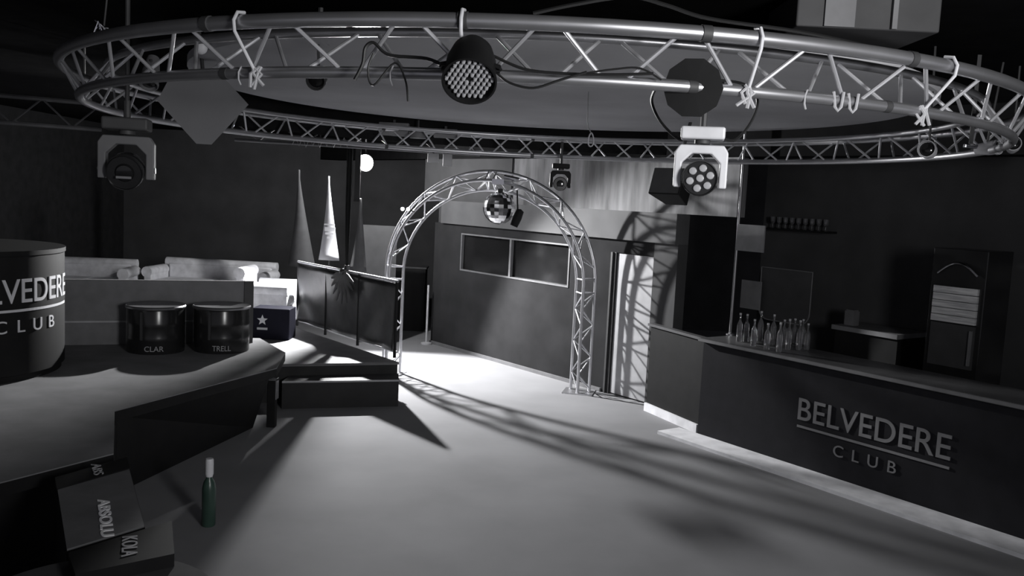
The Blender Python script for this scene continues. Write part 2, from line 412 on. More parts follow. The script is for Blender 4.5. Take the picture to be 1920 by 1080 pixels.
for i in range(n):
    for j in range(12): b.faces.new((vs[i*13+j], vs[(i+1)*13+j], vs[(i+1)*13+j+1], vs[i*13+j+1]))
o = link('panel_cloth', b, CLOTH, rl_, True); sm = o.modifiers.new('s', 'SOLIDIFY'); sm.thickness = .008
# draped pleats knotted on the railing
sw0, swz = onp(652, 512, RLM)
dr = thing('draped_cloth', 'dark cloth knotted on the railing with pleats fanning down', 'cloth', mw=RLM @ Matrix.Translation((sw0, -.075, rt_z)))
for k in range(9):
    a = -1.15 + 2.3*k/8
    b = B(); L_ = .42 + .1*math.cos(a*2)
    tube(b, [(0, 0, .0), (math.sin(a)*L_*.5, -.015, -math.cos(a)*L_*.45), (math.sin(a)*L_, -.01, -math.cos(a)*L_*.85)], [.018, .05, .012], 6)
    b.transform(Matrix.Diagonal((1, .35, 1, 1))); link('pleat', b, mat('grey_cloth', .05, .7), dr, True)
b = B(); bmesh.ops.create_uvsphere(b, u_segments=12, v_segments=8, radius=.045); link('knot', b, CLOTH, dr, True)
def drape(px, py, wtop, label):
    rx, _z = onp(px, py, RLM); k = RLM @ Vector((rx, -.0, rt_z)); H = 3.5 - rt_z - .05
    t = thing('black_drape', label, 'drape', (k.x, k.y, rt_z + .03))
    b = B(); n = 12; V = []
    for i in range(n+1):
        f = i/n; wd = .03 + (wtop-.03)*min(1, (f*2.4))**.7
        V.append([b.verts.new((wd*(u/6-.5), .025*math.sin(u*2.1)*min(1,f*3), H*f)) for u in range(7)])
    for i in range(n):
        for u in range(6): b.faces.new((V[i][u], V[i][u+1], V[i+1][u+1], V[i+1][u]))
    o = link('fabric', b, mat('drape_black', .012, .9), t, True); o.modifiers.new('s', 'SOLIDIFY').thickness = .006
    b = B(); tube(b, [(0,0,-.02),(0,0,.05)], .035, 10); link('tie', b, DARK, t, True)
drape(650, 512, .08, 'black drape rising from the railing knot, right of bright pointed banner')
# pointed banners behind the railing
def banner(px, pyt, pyb, wl, wr, Y, label, m, name='pointed_banner'):
    bot = DY(px, pyb, Y); top = DY(px, pyt, Y); h = top.z - PZ
    t = thing(name, label, 'banner', (bot.x, bot.y, PZ))
    b = B(); n = 14; A = []; 
    zb = bot.z - PZ
    for i in range(n+1):
        f = i/n; z = zb + (h-zb)*f; k = (1-f)**1.35
        xo = (top.x-bot.x)*f
        A.append((xo - wl*k - .008, xo + wr*k + .008, z, .05*math.sin(f*3)))
    V = [[b.verts.new((a[0], a[3], a[2])), b.verts.new(((a[0]+a[1])/2, a[3]-.04*(1-i/n), a[2])), b.verts.new((a[1], a[3], a[2]))] for i, a in enumerate(A)]
    for i in range(n):
        for j in range(2): b.faces.new((V[i][j], V[i][j+1], V[i+1][j+1], V[i+1][j]))
    o = link('fabric', b, m, t, True); s_ = o.modifiers.new('s', 'SOLIDIFY'); s_.thickness = .01
    b = B(); tube(b, [(0,.06,0),(0,.05,zb),(top.x-bot.x,.05,h)], .012, 6); link('pole', b, DARK, t, True)
    return t, zb, h
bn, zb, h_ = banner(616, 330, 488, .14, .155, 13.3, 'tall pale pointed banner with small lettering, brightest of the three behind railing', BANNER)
b = B(); zt = zb + (h_-zb)*.42
box(b, -.07, -.052, zt, .09, -.044, zt+.018); box(b, -.06, -.056, zt-.09, .1, -.048, zt-.03); box(b, -.05, -.06, zt-.14, .08, -.052, zt-.11); box(b, -.02, -.06, zt-.2, .05, -.055, zt-.17)
link('lettering', b, PALE, bn)
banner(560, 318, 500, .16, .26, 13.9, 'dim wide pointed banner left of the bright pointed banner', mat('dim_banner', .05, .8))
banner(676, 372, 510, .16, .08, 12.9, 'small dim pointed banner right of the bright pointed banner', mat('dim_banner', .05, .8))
b = B(); p_ = DY(676, 421, 14.5); p2 = DY(745, 425, 14.5); p3 = DY(745, 520, 14.5)
box(b, 0, 0, 0, p2.x-p_.x, .05, p_.z-.0); tag(link('screen_board', b, DARK, mw=Matrix.Translation((p_.x, p_.y, 0))), 'dark upright board with pale top edge behind small banner', 'board')

# ------------------------------------------------------------------ sofas
def rb(name, parent, m, x0, y0, z0, x1, y1, z1, bv=.04):
    b = B(); box(b, x0, y0, z0, x1, y1, z1); return link(name, b, m, parent, bevel=bv, smooth=True)
def sofa(loc, wd, label, seat_h=.46, back=.84, depth=.85, rz=0, cush=2):
    t = thing('white_sofa', label, 'sofa', loc, rz=rz)
    rb('sofa_base', t, VELVET, -wd/2+.12, -depth+.04, .06, wd/2-.12, 0, seat_h-.14, .02)
    for k in range(cush):
        cw = (wd-.28)/cush; rb('seat_cushion', t, VELVET, -wd/2+.14+k*cw+.004, -depth+.02, seat_h-.135, -wd/2+.14+(k+1)*cw-.004, -.18, seat_h)
    rb('backrest', t, VELVET, -wd/2+.1, -.18, seat_h-.13, wd/2-.1, 0, back, .05)
    b = B(); tube(b, [(-wd/2+.05, -.09, back-.02), (wd/2-.05, -.09, back-.02)], .085, 14); link('back_roll', b, VELVET, t, True)
    for s in (-1, 1):
        rb('armrest', t, VELVET, s*wd/2-(.0 if s > 0 else -.0) - (.13 if s > 0 else 0), -depth, .06, s*wd/2 + (.13 if s < 0 else 0), -.19, seat_h+.12, .02)
        b = B(); tube(b, [(s*(wd/2-.05), -depth-.005, seat_h+.12), (s*(wd/2-.05), -.2, seat_h+.12)], .09, 14); link('arm_roll', b, VELVET, t, True)
    for s in (-1, 1):
        for y in (-depth+.08, -.08):
            b = B(); box(b, s*(wd/2-.18)-.02, y-.02, 0, s*(wd/2-.18)+.02, y+.02, .06); link('foot', b, BLACK, t)
    return t
sp = DY(405, 520, 14.9)
sofa((sp.x, 15.3, PZ), 2.05, 'white rolled-arm sofa against the back, right of the partition middle', rz=-.05, seat_h=.42, back=.68)
sp = DY(185, 520, 14.7)
sofa((sp.x, 14.7, PZ), 1.4, 'smaller white rolled-arm sofa behind the left end of partition', rz=.12, seat_h=.42, back=.66)
ac = G(528, 626, PZ)
sofa((ac.x - .82, ac.y + .72, PZ), .78, 'white rolled-arm armchair beside the dark crate on stage', back=.8, depth=.8, rz=PI/2*1.0+.0, cush=1)
# crate with star
cr = G(508, 637, PZ)
ct = thing('bottle_crate', 'dark crate with pale star badge standing before the armchair', 'crate', cr)
b = B(); box(b, -.26, 0, 0, .24, .36, .42); link('crate_body', b, mat('crate_blue', (.006,.006,.012), .6, spec=.1), ct, bevel=.01)
b = B(); vs = [(-.12+.075*(1 if i%2==0 else .42)*math.sin(PI*i/5), .26+.075*(1 if i%2==0 else .42)*math.cos(PI*i/5)) for i in range(10)]
prism(b, vs, 0, .006); b.transform(Matrix(((1,0,0,0),(0,0,-1,0),(0,1,0,0),(0,0,0,1)))); link('star', b, PALE, ct)
b = B(); box(b, -.19, -.005, .13, -.05, -.001, .16); link('badge_bar', b, GREYLET, ct)

# ------------------------------------------------------------------ raised podium at left with round booth and drums
HZ = .72
P = [G(535, 661, HZ), G(519, 690, HZ), G(215, 770, HZ), G(213, 850, HZ), G(-120, 935, HZ), G(-420, 720, HZ), G(-250, 612, HZ), G(120, 628, HZ), G(487, 634, HZ)]
org = Vector((P[2].x, P[2].y, 0)); loc = lambda ps: [Vector((p.x-org.x, p.y-org.y, 0)) for p in ps]
pod = thing('podium', 'large raised podium in left foreground with scuffed grey top', 'podium', org)
b = B(); prism(b, loc(P), HZ-.008, HZ); link('podium_top', b, PODM, pod)
b = B(); prism(b, loc(P), HZ-.09, HZ-.008); link('podium_edge', b, BLACK, pod)
T = [G(508, 700, HZ-.09), G(219, 781, HZ-.09), G(203, 862, HZ-.09), G(-110, 940, HZ-.09), G(-380, 730, HZ-.09), G(-240, 640, HZ-.09), G(420, 668, HZ-.09)]
Bo = [Vector(p) for p in T]; Bo[0] = G(474, 802)
b = B(); prism(b, loc(T), 0, HZ-.09, loc(Bo)); link('podium_base', b, BLACK, pod)
# partition
PM = frame(DY(118, 600, 9.2), DY(474, 600, 9.95) - DY(118, 600, 9.2)); pl = (DY(474,600,9.95)-DY(118,600,9.2)).length
ptz = .5*(onp(125,527,PM)[1] + onp(470,528,PM)[1])
pt = thing('partition_screen', 'low grey partition with white stripe behind the two drums', 'partition', mw=PM)
b = B(); box(b, 0, 0, HZ+.002, pl-.1, .04, ptz); link('panel', b, mat('partition_grey', .2, .7), pt)
zl = onp(180, 603, PM)[1]
b = B(); box(b, 0, -.008, zl-.009, pl-.1, 0, zl+.009); link('stripe', b, PALE, pt)
b = B(); box(b, 0, -.006, ptz, pl-.1, .046, ptz+.012); link('cap_rail', b, MID, pt)
b = B(); box(b, pl-.1, -.03, HZ, pl, .06, ptz+.012); link('end_post', b, DARK, pt)
b = B(); box(b, pl-.118, -.034, HZ, pl-.104, -.002, HZ+.2); link('steel_strip', b, ALU, pt)
# drums
def drum(px, words, label, D_):
    c = DY(px, 640, D_); r = .29; h = .46
    t = thing('oil_drum', label, 'drum', (c.x, c.y, HZ))
    b = B(); prof = [(0,0),(r*.99,0),(r,.01)]
    for z in (.15, .3): prof += [(r, z-.02), (r+.004, z), (r, z+.02)]
    prof += [(r, h-.012),(r*.985, h)]
    lathe(b, prof + [(0, h)], 40); link('drum_body', b, BLACKG, t, True)
    b = B(); lathe(b, [(r*.95,h+.001),(r*1.03,h+.003),(r*1.04,h+.02),(r*1.01,h+.032),(r*.95,h+.022)], 40); link('rim', b, mat('drum_rim', .3, .3, .8), t, True)
    b = B(); lathe(b, [(0,h+.003),(r*.94,h+.003),(r*.94,h+.01),(0,h+.01)], 40); link('lid', b, DARK, t)
    b = B(); box(b, -.012, -r-.014, .15, .012, -r+.02, h-.02); b.transform(Matrix.Rotation(-.1,4,'Z')); link('seam', b, DARK, t)
    tb = text_mesh(words, .003, .0)
    text_to(tb, lambda u, v, d: ((r+.012+d)*math.sin(.02+u*.62), -(r+.012+d)*math.cos(.02+u*.62), .035+v*.055)); link('lettering', tb, GREYLET, t)
    return t
drum(292, 'CLAR', 'glossy black oil drum nearer the round booth, left of the pair', 9.2)
drum(415, 'TRELL', 'glossy black oil drum beside partition end post, right of the pair', 9.42)
# round booth with logo
cy = DY(-100, 600, 7.84); R = .95
bt = thing('round_booth', 'round black booth counter with white club lettering at left edge', 'counter', (cy.x, cy.y, HZ))
b = B(); lathe(b, [(0,0),(R*.97,0),(R*.97,.05),(R,.06),(R,1.08),(R+.01,1.09),(R+.01,1.13),(0,1.13)], 72); link('booth_body', b, BLACK, bt, True)
fa = math.atan2(-cy.y, -cy.x)      # facing the camera
def th_of(sx): return fa + math.asin(sx)
def on_cyl(ang_c, u, v, d, wdt, z0, z1):
    a = ang_c + (u-.5)*wdt/R; return ((R+.004+d)*math.cos(a), (R+.004+d)*math.sin(a), z0+(z1-z0)*v)
lw = (lx1 - lx0)*.83; ac_ = fa + math.radians(39.5)
zb0, zb1 = 1.405-HZ, 1.61-HZ
letters('BELVEDERE', lambda u, v, d: on_cyl(ac_, u, v, d, lw, zb0, zb1), LETTER, bt, fine=True)
zl_ = zb0 - (lz0 - llz)
b = B(); ring = [(on_cyl(ac_, u/30, 0, 0, lw, zl_-.011, 0), on_cyl(ac_, u/30, 0, 0, lw, zl_+.011, 0)) for u in range(31)]
vv = [(b.verts.new(a), b.verts.new(c)) for a, c in ring]
for i in range(30): b.faces.new((vv[i][0], vv[i+1][0], vv[i+1][1], vv[i][1]))
o = link('logo_line', b, LETTER, bt); o.modifiers.new('s', 'SOLIDIFY').thickness = .006
cw = c1-c0; chh = cz1 - .5*(cza+czb)
letters('CLUB', lambda u, v, d: on_cyl(ac_, u, v, d, cw, zl_-.08-chh, zl_-.08), LETTER, bt, .004, .0, 1.9, True)

# ------------------------------------------------------------------ branded bench in the near left corner
BZ = .75
c_fl, c_fr, c_nr, c_nl = G(103, 896, BZ), G(238, 858, BZ), G(272, 985, BZ), G(124, 1030, BZ)
BO = Vector((c_nl.x, c_nl.y, 0)); qd = [Vector((p.x-BO.x, p.y-BO.y, 0)) for p in (c_nl, c_nr, c_fr, c_fl)]
def bil(u, v): return (qd[0]*(1-u) + qd[1]*u)*(1-v) + (qd[3]*(1-u) + qd[2]*u)*v
bn = thing('branded_box', 'grey box table with white spirit lettering and black end band', 'box', BO)
b = B(); prism(b, qd, 0, BZ-.01); link('box_body', b, BLACK, bn)
b = B(); prism(b, [bil(.01,.0), bil(.99,.0), bil(.99,.8), bil(.01,.8)], BZ-.01, BZ); link('grey_panel', b, mat('panel_grey', .16, .6), bn)
b = B(); prism(b, [bil(0,.805), bil(1,.805), bil(1,1), bil(0,1)], BZ-.01, BZ+.004); link('black_band', b, BLACK, bn)
def lay(words, p0, p1, hgt, z, m, par, org, off=.0):
    """lettering lying flat from p0 to p1, tops of the letters to the right of that line"""
    d = p1 - p0; d.z = 0; n_ = Vector((-d.y, d.x, 0)).normalized()
    tb = text_mesh(words, .002, off); text_to(tb, lambda u, v, e: (p0 - org) + d*u + n_*(v*hgt) + Vector((0,0,z + e - (p0-org).z)))
    return link('lettering', tb, m, par)
lay('ABSOLU', G(182, 938, BZ), G(189, 1008, BZ), .062, BZ+.003, WHITELET, bn, BO, .025)
lay('ABS', G(170, 873, BZ), G(176, 893, BZ), .055, BZ+.008, GREYLET, bn, BO)
FZ = .765
fq = [G(141, 1077, FZ), G(327, 1038, FZ), G(322, 976, FZ), G(128, 1036, FZ)]; FO = Vector((fq[0].x, fq[0].y, 0))
fbx = thing('black_box', 'black box with grey lettering on top beside the grey box table', 'box', (FO.x, FO.y, .702))
FZ0 = FZ
b = B(); prism(b, [Vector((p.x-FO.x, p.y-FO.y, 0)) for p in fq], 0, FZ-.702); link('box_body', b, BLACK, fbx)
lay('KOLA', G(229, 1008, FZ), G(227, 1045, FZ), .07, FZ-.702+.003, GREYLET, fbx, FO)
TZ = .70; rc = G(165, 1135, TZ); re_ = G(352, 1056, TZ); tr = (rc-re_).length; print('table r', tr, rc)
tt = thing('round_table', 'grey round table with black box on it in near left corner', 'table', (rc.x, rc.y, 0))
b = B(); lathe(b, [(0,TZ-.04),(tr-.02,TZ-.04),(tr,TZ-.03),(tr,TZ-.01),(tr-.01,TZ),(0,TZ)], 64); link('tabletop', b, mat('table_grey', .08, .85, spec=.1), tt, True)
b = B(); lathe(b, [(0,.0),(.25,.0),(.25,.02),(.05,.04),(.05,TZ-.1),(.1,TZ-.04),(0,TZ-.04)], 24); link('pedestal', b, DARK, tt, True)
# green bottle
bb = G(391, 985)
gb = bottle(bb, .5, .05, GREEN, 'green bottle with white cap standing on the dance floor', cap=WHITE)
b = B(); lathe(b, [(.024,.37),(.03,.39),(.03,.49),(.026,.505),(0,.505)], 14); link('white_foil', b, WHITE, gb, True)

# ------------------------------------------------------------------ round ceiling panel and circular truss
RC = Vector((.14, 6.25, 0)); RR = 3.0; DR = 2.57; DC = Vector((.26, 6.63, 0))
b = B(); lathe(b, [(0, 3.24), (DR-.03, 3.24), (DR, 3.25), (DR, 3.30), (0, 3.30)], 96, Matrix.Translation(DC)); o = rcp = link('round_ceiling_panel', b, DISCM, smooth=True)
tag(o, 'large round pale ceiling panel above the circular truss', 'ceiling panel')
b = B()
for a in (0.7, 2.4, 3.9, 5.5): tube(b, [DC + Vector((2.0*math.cos(a), 2.0*math.sin(a), 3.3)), DC + Vector((2.0*math.cos(a), 2.0*math.sin(a), 3.55))], .015, 6)
h = link('hanger_rods', b, DARK, o)
b = B(); vr = RR + .1; A_ = [math.radians(64 + 108*k/48) for k in range(49)]
vo = [[b.verts.new((vr*math.cos(a), vr*math.sin(a), z)) for z in (3.02, 3.55)] for a in A_]
for i in range(48): b.faces.new((vo[i][0], vo[i+1][0], vo[i+1][1], vo[i][1]))
o = link('ceiling_valance', b, CEILM, mw=Matrix.Translation(RC), smooth=True); o.modifiers.new('s', 'SOLIDIFY').thickness = .03
tag(o, 'curved black valance hanging behind the far side of the ring', 'valance')
ct = thing('circular_truss', 'large circular aluminium lighting truss above the dance floor', 'truss', RC)
ZT, ZL = 3.135, 2.955
def circ(r, z, n=120): return [(r*math.cos(2*PI*k/n), r*math.sin(2*PI*k/n), z) for k in range(n)]
b = B(); tube(b, circ(RR, ZT), .028, 14, True); link('upper_chord', b, ALUR, ct, True)
b = B(); tube(b, circ(RR-.24, ZT, 120), .02, 10, True); link('inner_chord', b, ALUR, ct, True)
b = B(); tube(b, circ(RR-.10, ZL), .024, 12, True); link('lower_chord', b, ALUR, ct, True)
NP = 36; A0 = math.radians(-86); braces = []
for k in range(NP):
    a0 = A0 + 2*PI*k/NP
    pu = lambda a, r, z: Vector((r*math.cos(a), r*math.sin(a), z))
    for s in (-1, 1):
        braces.append((pu(a0 + s*.012, RR-.10, ZL), pu(a0 + s*PI/NP*.86, RR, ZT)))
        braces.append((pu(a0 + s*PI/NP*.86, RR-.10, ZL), pu(a0 + s*.012, RR-.24, ZT)))
braces.sort(key=lambda t: (t[0] + RC).length)
BRM = mat('brace_aluminium', .7, .35, .6, .08)
for a, c in braces[:96]:
    b = B(); tube(b, [a, c], .0085, 8); link('brace', b, BRM, ct, True)
b = B()
for a, c in braces[96:]: tube(b, [a, c], .0085, 6)
o = link('far_bracing', b, BRM, ct, True); o['kind'] = 'stuff'
for a in [math.radians(x) for x in (-80, -97, -62, -118, 90, 120)]:
    b = B(); tube(b, [pu(a-.006, RR, ZT), pu(a+.006, RR, ZT)], .032, 12); link('coupler', b, DARK, ct, True)
    b = B(); tube(b, [pu(a-.006, RR-.1, ZL), pu(a+.006, RR-.1, ZL)], .025, 12); link('coupler', b, DARK, ct, True)
def ringpt(px, r=RR, z=ZT, near=True):
    """point of the ring at the bearing of picture column px"""
    best = None
    for k in range(3600):
        a = -PI*k/3600; p = RC + Vector((r*math.cos(a), r*math.sin(a), z)); q = ROT.transposed() @ (p - CAM)
        e = abs(960 - F*q.x/q.z - px)
        if q.z < 0 and (best is None or e < best[0]) : best = (e, p, a)
    return best[1], best[2]
# slings
for px, py, lab in ((452, 485, 'pale sling looped over the left part of the round truss'), (868, 872, 'pale sling over the truss just above the LED par lamp'), (1420, 1396, 'pale sling over the truss right of the black par lamp'), (1778, 1722, 'pale bent sling over the truss at its right end')):
    pt_, a = ringpt(px); pb_, a2 = ringpt(py, RR-.1, ZL); out = Vector((math.cos(a), math.sin(a), 0))
    s = thing('truss_sling', lab, 'strap', (pb_.x, pb_.y, pb_.z))
    o2 = Vector((pb_.x, pb_.y, pb_.z))
    b = B(); tube(b, [p - o2 for p in (pt_ + Vector((0,0,.04)) - out*.02, pt_ + Vector((0,0,.034)) + out*.02, pt_ + out*.04, pt_ + out*.034 - Vector((0,0,.04)), pb_ + out*.03 + Vector((0,0,.01)))], .007, 8); link('webbing', b, WHITE, s, True)
    b = B()
    for k in range(4): tube(b, [(random.uniform(-.02,.02), out.y*.03, .02), (random.uniform(-.03,.03), out.y*.035, -.01), (random.uniform(-.045,.045), out.y*.03, -.05-random.random()*.02)], .007, 6)
    link('knot', b, PALE, s, True)
for px in (1567, 1595): 
    pb_, a2 = ringpt(px, RR-.1, ZL)
    b = B(); tube(b, [(-.02,-.025,.03),(-.012,-.03,-.03),(0,-.03,-.045),(.012,-.03,-.03),(.02,-.025,.03)], .006, 6)
    tag(link('cable_tie', b, PALE, mw=Matrix.Translation(pb_), smooth=True), 'pale tie knotted round the lower truss tube, %s' % ('left of two near the right sling' if px == 1567 else 'right of two near the right sling'), 'tie')
for px, lab in ((735, 'thin pale tie hanging left of the LED par lamp'), (453, 'thin pale tie left of the knotted sling'), (1507, 'thin pale curved tie on the lower tube right of the crossed braces')):
    pb_, a2 = ringpt(px, RR-.1, ZL)
    b = B(); tube(b, [(.006,-.02,.025),(-.004,-.026,0),(-.003,-.026,-.03),(.005,-.02,-.05)], .0035, 6); tag(link('cable_tie', b, PALE, mw=Matrix.Translation(pb_), smooth=True), lab, 'tie')

# ------------------------------------------------------------------ lamps on the ring
def par_lamp(c, look, label, led=True, r=.1, hook_z=ZL):
    M = aim(c, look); t = thing('par_lamp', label, 'stage lamp', mw=M)
    b = B(); lathe(b, [(r*.55,-.2),(r*.8,-.16),(r*.95,-.1),(r,-.02),(r*1.04,0),(r*1.04,.012),(r*.97,.012),(r*.96,-.012),(0,-.012)] if led else [(0,-.2),(r*.55,-.2),(r*.95,-.13),(r*1.1,-.04),(r*1.15,.0),(r*1.15,.03),(0,.035)], 40 if led else 10); link('housing', b, BLACK, t, led)
    if led:
        lens0 = None
        lens_m = mat('led_lens', .45, .4)
        for i in range(-5, 6):
            for j in range(-5, 6):
                x = (i + .5*j)*r*.215; y = j*r*.186
                if (x*x+y*y) ** .5 < r*.88 and (i or j):
                    if lens0 is None:
                        b = B(); lathe(b, [(r*.085,-.012),(r*.06,.002),(0,.004)], 8); lo = lens0 = link('led_lens', b, lens_m, t, True)
                    else: lo = lens0.copy(); C.objects.link(lo)
                    lo.location = (x, y, 0)
    inv = M.inverted(); hk = inv @ Vector((c.x, c.y + .03, hook_z + .03))
    b = B()
    for s in (-1, 1): tube(b, [(s*r*1.12, 0, -.07), (s*r*1.12, hk.y*.7, hk.z*.6), (0, hk.y*.96, hk.z*.96)], .008, 6)
    tube(b, [(-r*1.12,0,-.07),(-r*.9,0,-.07)], .014, 8); tube(b, [(r*.9,0,-.07),(r*1.12,0,-.07)], .014, 8)
    link('yoke', b, BLACK, t, True)
    b = B(); tube(b, [hk*.93, hk*1.05], .022, 8); link('clamp', b, DARK, t, True)
    return t
par_lamp(DY(880, 150, 3.12), (-.0, -1, -.95), 'round black par lamp showing its LED lenses under the truss', True, .093)
par_lamp(DY(1300, 165, 3.42), (-.25, -1, -.1), 'black par lamp with blank front hanging from the truss', False, .098)

def moving_head(c, look, s, label, yokem, basem, lenses, hook=None, name='moving_head', tilt=0, headm=None):
    """c = centre of the head; local x across, -y toward the room, z up"""
    x = Vector((-look[1], look[0], 0)).normalized() * 1.0
    x = Vector((-look[1], look[0], 0)).normalized(); 
    mw = frame(c, Vector((-look[1], look[0], 0))); mw.translation = c
    t = thing(name, label, 'stage lamp', mw=mw)
    b = B(); box(b, -.14*s, -.1*s, .25*s, .14*s, .1*s, .33*s); link('base', b, basem, t, bevel=.015*s)
    b = B(); tube(b, [(0,0,.33*s),(0,0,.44*s)], .022*s, 8); tube(b, [(0,0,.225*s),(0,0,.25*s)], .05*s, 12); link('clamp', b, DARK, t, True)
    b = B()
    pts = [(-.17,-.06),(-.17,.17),(-.14,.215),(.14,.215),(.17,.17),(.17,-.06),(.12,-.06),(.12,.1),(.06,.16),(-.06,.16),(-.12,.1),(-.12,-.06)]
    a = [b.verts.new((p[0]*s, -.045*s, p[1]*s)) for p in pts]; e = [b.verts.new((p[0]*s, .045*s, p[1]*s)) for p in pts]
    b.faces.new(a); b.faces.new(e[::-1])
    for i in range(len(a)): b.faces.new((a[i], a[(i+1)%len(a)], e[(i+1)%len(a)], e[i]))
    link('yoke', b, yokem, t, bevel=.006)
    HMx = Matrix.Rotation(math.radians(90+tilt), 4, 'X')
    b = B(); lathe(b, [(0,-.12*s),(.06*s,-.12*s),(.1*s,-.07*s),(.115*s,0),(.115*s,.09*s),(.108*s,.1*s),(.105*s,.085*s),(0,.085*s)], 28, HMx); hd = link('head', b, headm or BLACKG, t, True)
    if lenses:
        b = B()
        for i in range(7):
            a = i*PI/3; q = (0,0) if i == 6 else (.066*s*math.cos(a+.3), .066*s*math.sin(a+.3))
            lathe(b, [(.026*s,.086*s),(.022*s,.098*s),(0,.104*s)], 14, HMx @ Matrix.Translation((q[0], q[1], 0)))
        link('lens_cluster', b, mat('head_lens', .4, .15), hd, True)
    else:
        b = B(); lathe(b, [(.06*s,.086*s),(.05*s,.1*s),(0,.108*s)], 20, HMx); link('lens', b, GLASSD, hd, True)
        b = B(); box(b, -.045*s, -.12*s, -.06*s, .045*s, -.1*s, -.045*s); b.transform(Matrix.Translation((0,0,0))); link('label_plate', b, MID, hd)
    for s_ in (-1, 1):
        b = B(); tube(b, [(s_*.117*s,0,0),(s_*.175*s,0,0)], .02*s, 10); link('pivot', b, ALU, t, True)
    return t
rp_, _a = ringpt(1318, RR-.1, ZL)
mh = moving_head(DY(1312, 335, rp_.y), (-.2, -1), .69*rp_.y/4.0, 'white-yoked moving head with seven lenses below the black par lamp', WHITE, WHITE, True, tilt=0)
mh2 = moving_head(DY(238, 318, 4.6), (.25, -1), .8, 'grey-yoked moving head with dark face hanging far left', mat('yoke_grey', .13, .6), DARK, False, tilt=15)
mh3 = moving_head(DY(1050, 345, 9.0), (0, -1), .62, 'small black moving head hanging before the plaster wall', BLACK, BLACK, False)
# hanging rods joining heads to truss
def rod(p, q, r, label, name='drop_rod', m=DARK):
    b = B(); tube(b, [Vector((0,0,0)), Vector(q)-Vector(p)], r, 8); return tag(link(name, b, m, mw=Matrix.Translation(p), smooth=True), label, 'rod')
c = mh.location; rod(c + Vector((0,0,.2)), Vector((c.x, c.y, ZL)), .012, 'thin rod holding the seven lens moving head')
c = mh2.location; rod(c + Vector((0,0,.35)), c + Vector((0,0,3.55-c.z)), .012, 'thin rod holding the far left moving head')
c = mh3.location; rod(c + Vector((0,0,.27)), c + Vector((0,0,3.1-c.z)), .014, 'thin rod holding the small black moving head')

# wall/ceiling speaker behind the moving head
def speaker(c, look, sx, sy, sz, label, tilt=-.35):
    mw = frame(c, Vector((-look[1], look[0], 0))); mw.translation = c; mw = mw @ Matrix.Rotation(tilt, 4, 'X')
    t = thing('loudspeaker', label, 'loudspeaker', mw=mw)
    b = B(); prism(b, [(-sx/2,-sy/2),(sx/2,-sy/2),(sx*.35,sy/2),(-sx*.35,sy/2)], -sz/2, sz/2); link('cabinet', b, BLACK, t, bevel=.01)
    b = B(); box(b, -sx*.45, -sy/2-.012, -sz*.46, sx*.45, -sy/2-.001, sz*.46); link('grille', b, DARK, t)
    b = B(); tube(b, [(0,0,sz/2),(0,.05,sz/2+1.0)], .015, 8); link('bracket', b, DARK, t, True)
    return t
sp_ = speaker(DY(1262, 350, 7.6), (-.8, -1), .3, .26, .24, 'dark loudspeaker hanging behind the seven lens moving head')
# grey diamond panel left
c = DY(380, 200, 5.4)
mw = frame(c, (1, .15)); mw.translation = c
dm = thing('diamond_panel', 'grey square panel hung by its corner under the left truss', 'panel', mw=mw @ Matrix.Rotation(.35, 4, 'X'))
hs = [(-.26,.02),(-.16,.2),(.1,.22),(.27,.03),(.04,-.235),(-.05,-.235)]
b = B(); a = [b.verts.new((x, 0, z)) for x, z in hs]; e = [b.verts.new((x*.8, .14, z*.8)) for x, z in hs]
b.faces.new(a); b.faces.new(e[::-1])
for i in range(len(a)): b.faces.new((a[i], a[(i+1)%6], e[(i+1)%6], e[i]))
link('panel_face', b, mat('diamond_grey', .23, .9, var=.03), dm)
b = B(); tube(b, [(0,.07,.16),(0,.02,.45)], .012, 6); link('hanger', b, DARK, dm)
# round white ceiling lamps seen through the truss
for px, py, Y, lab in ((615, 60, 4.6, 'white round globe lamp behind the truss, right of the oval lamp'), (377, 88, 5.0, 'white oval lamp behind truss near its left end')):
    c = DY(px, py, Y); t = thing('globe_lamp', lab, 'lamp', (c.x, c.y, c.z))
    b = B(); bmesh.ops.create_uvsphere(b, u_segments=20, v_segments=12, radius=.038); b.transform(Matrix.Diagonal((1, .7, 1.1, 1))); link('globe', b, WHITE, t, True)
    b = B(); tube(b, [(0,.01,.03),(0,.02,.05),(0,.02,3.24-c.z)], .008, 8); link('stem', b, DARK, t, True)

# ------------------------------------------------------------------ lit spotlight at the back
t = thing('lit_spotlight', 'bright lit spotlight hanging over the stage end', 'spotlight', LAMP)
b = B(); lathe(b, [(.128,.0),(.13,.06),(.1,.16),(.06,.22),(0,.23)], 24, Matrix.Rotation(-PI/2, 4, 'X')); tube(b, [(0,.1,.1),(0,.03,.2),(0,0,.25)], .015, 6); link('housing', b, BLACK, t, True)
b = B(); tube(b, [(0,0,.24),(0,0,3.55-LAMP.z)], .012, 8); link('stem', b, DARK, t, True)
b = B(); bmesh.ops.create_uvsphere(b, u_segments=20, v_segments=12, radius=.12); b.transform(Matrix.Translation((0,-.01,0)) @ Matrix.Diagonal((1,.45,1,1))); link('lit_lens', b, EMIT, t, True)
q_ = LAMP + Vector((-.02, -.5, 0))  # added strip before the lamp, only there to shade floor and podium
t = thing('beam_blocker', 'added dark strip blocking part of the beam beside the lit spotlight', 'strap', (q_.x, q_.y, q_.z - .58))
b = B(); box(b, -.04, 0, 0, .04, .012, 3.55 - q_.z + .58); link('webbing', b, MATS['drape_black'], t)
b = B(); box(b, -.045, -.006, 0, .045, .018, .03); link('blocker_end', b, BLACK, t)

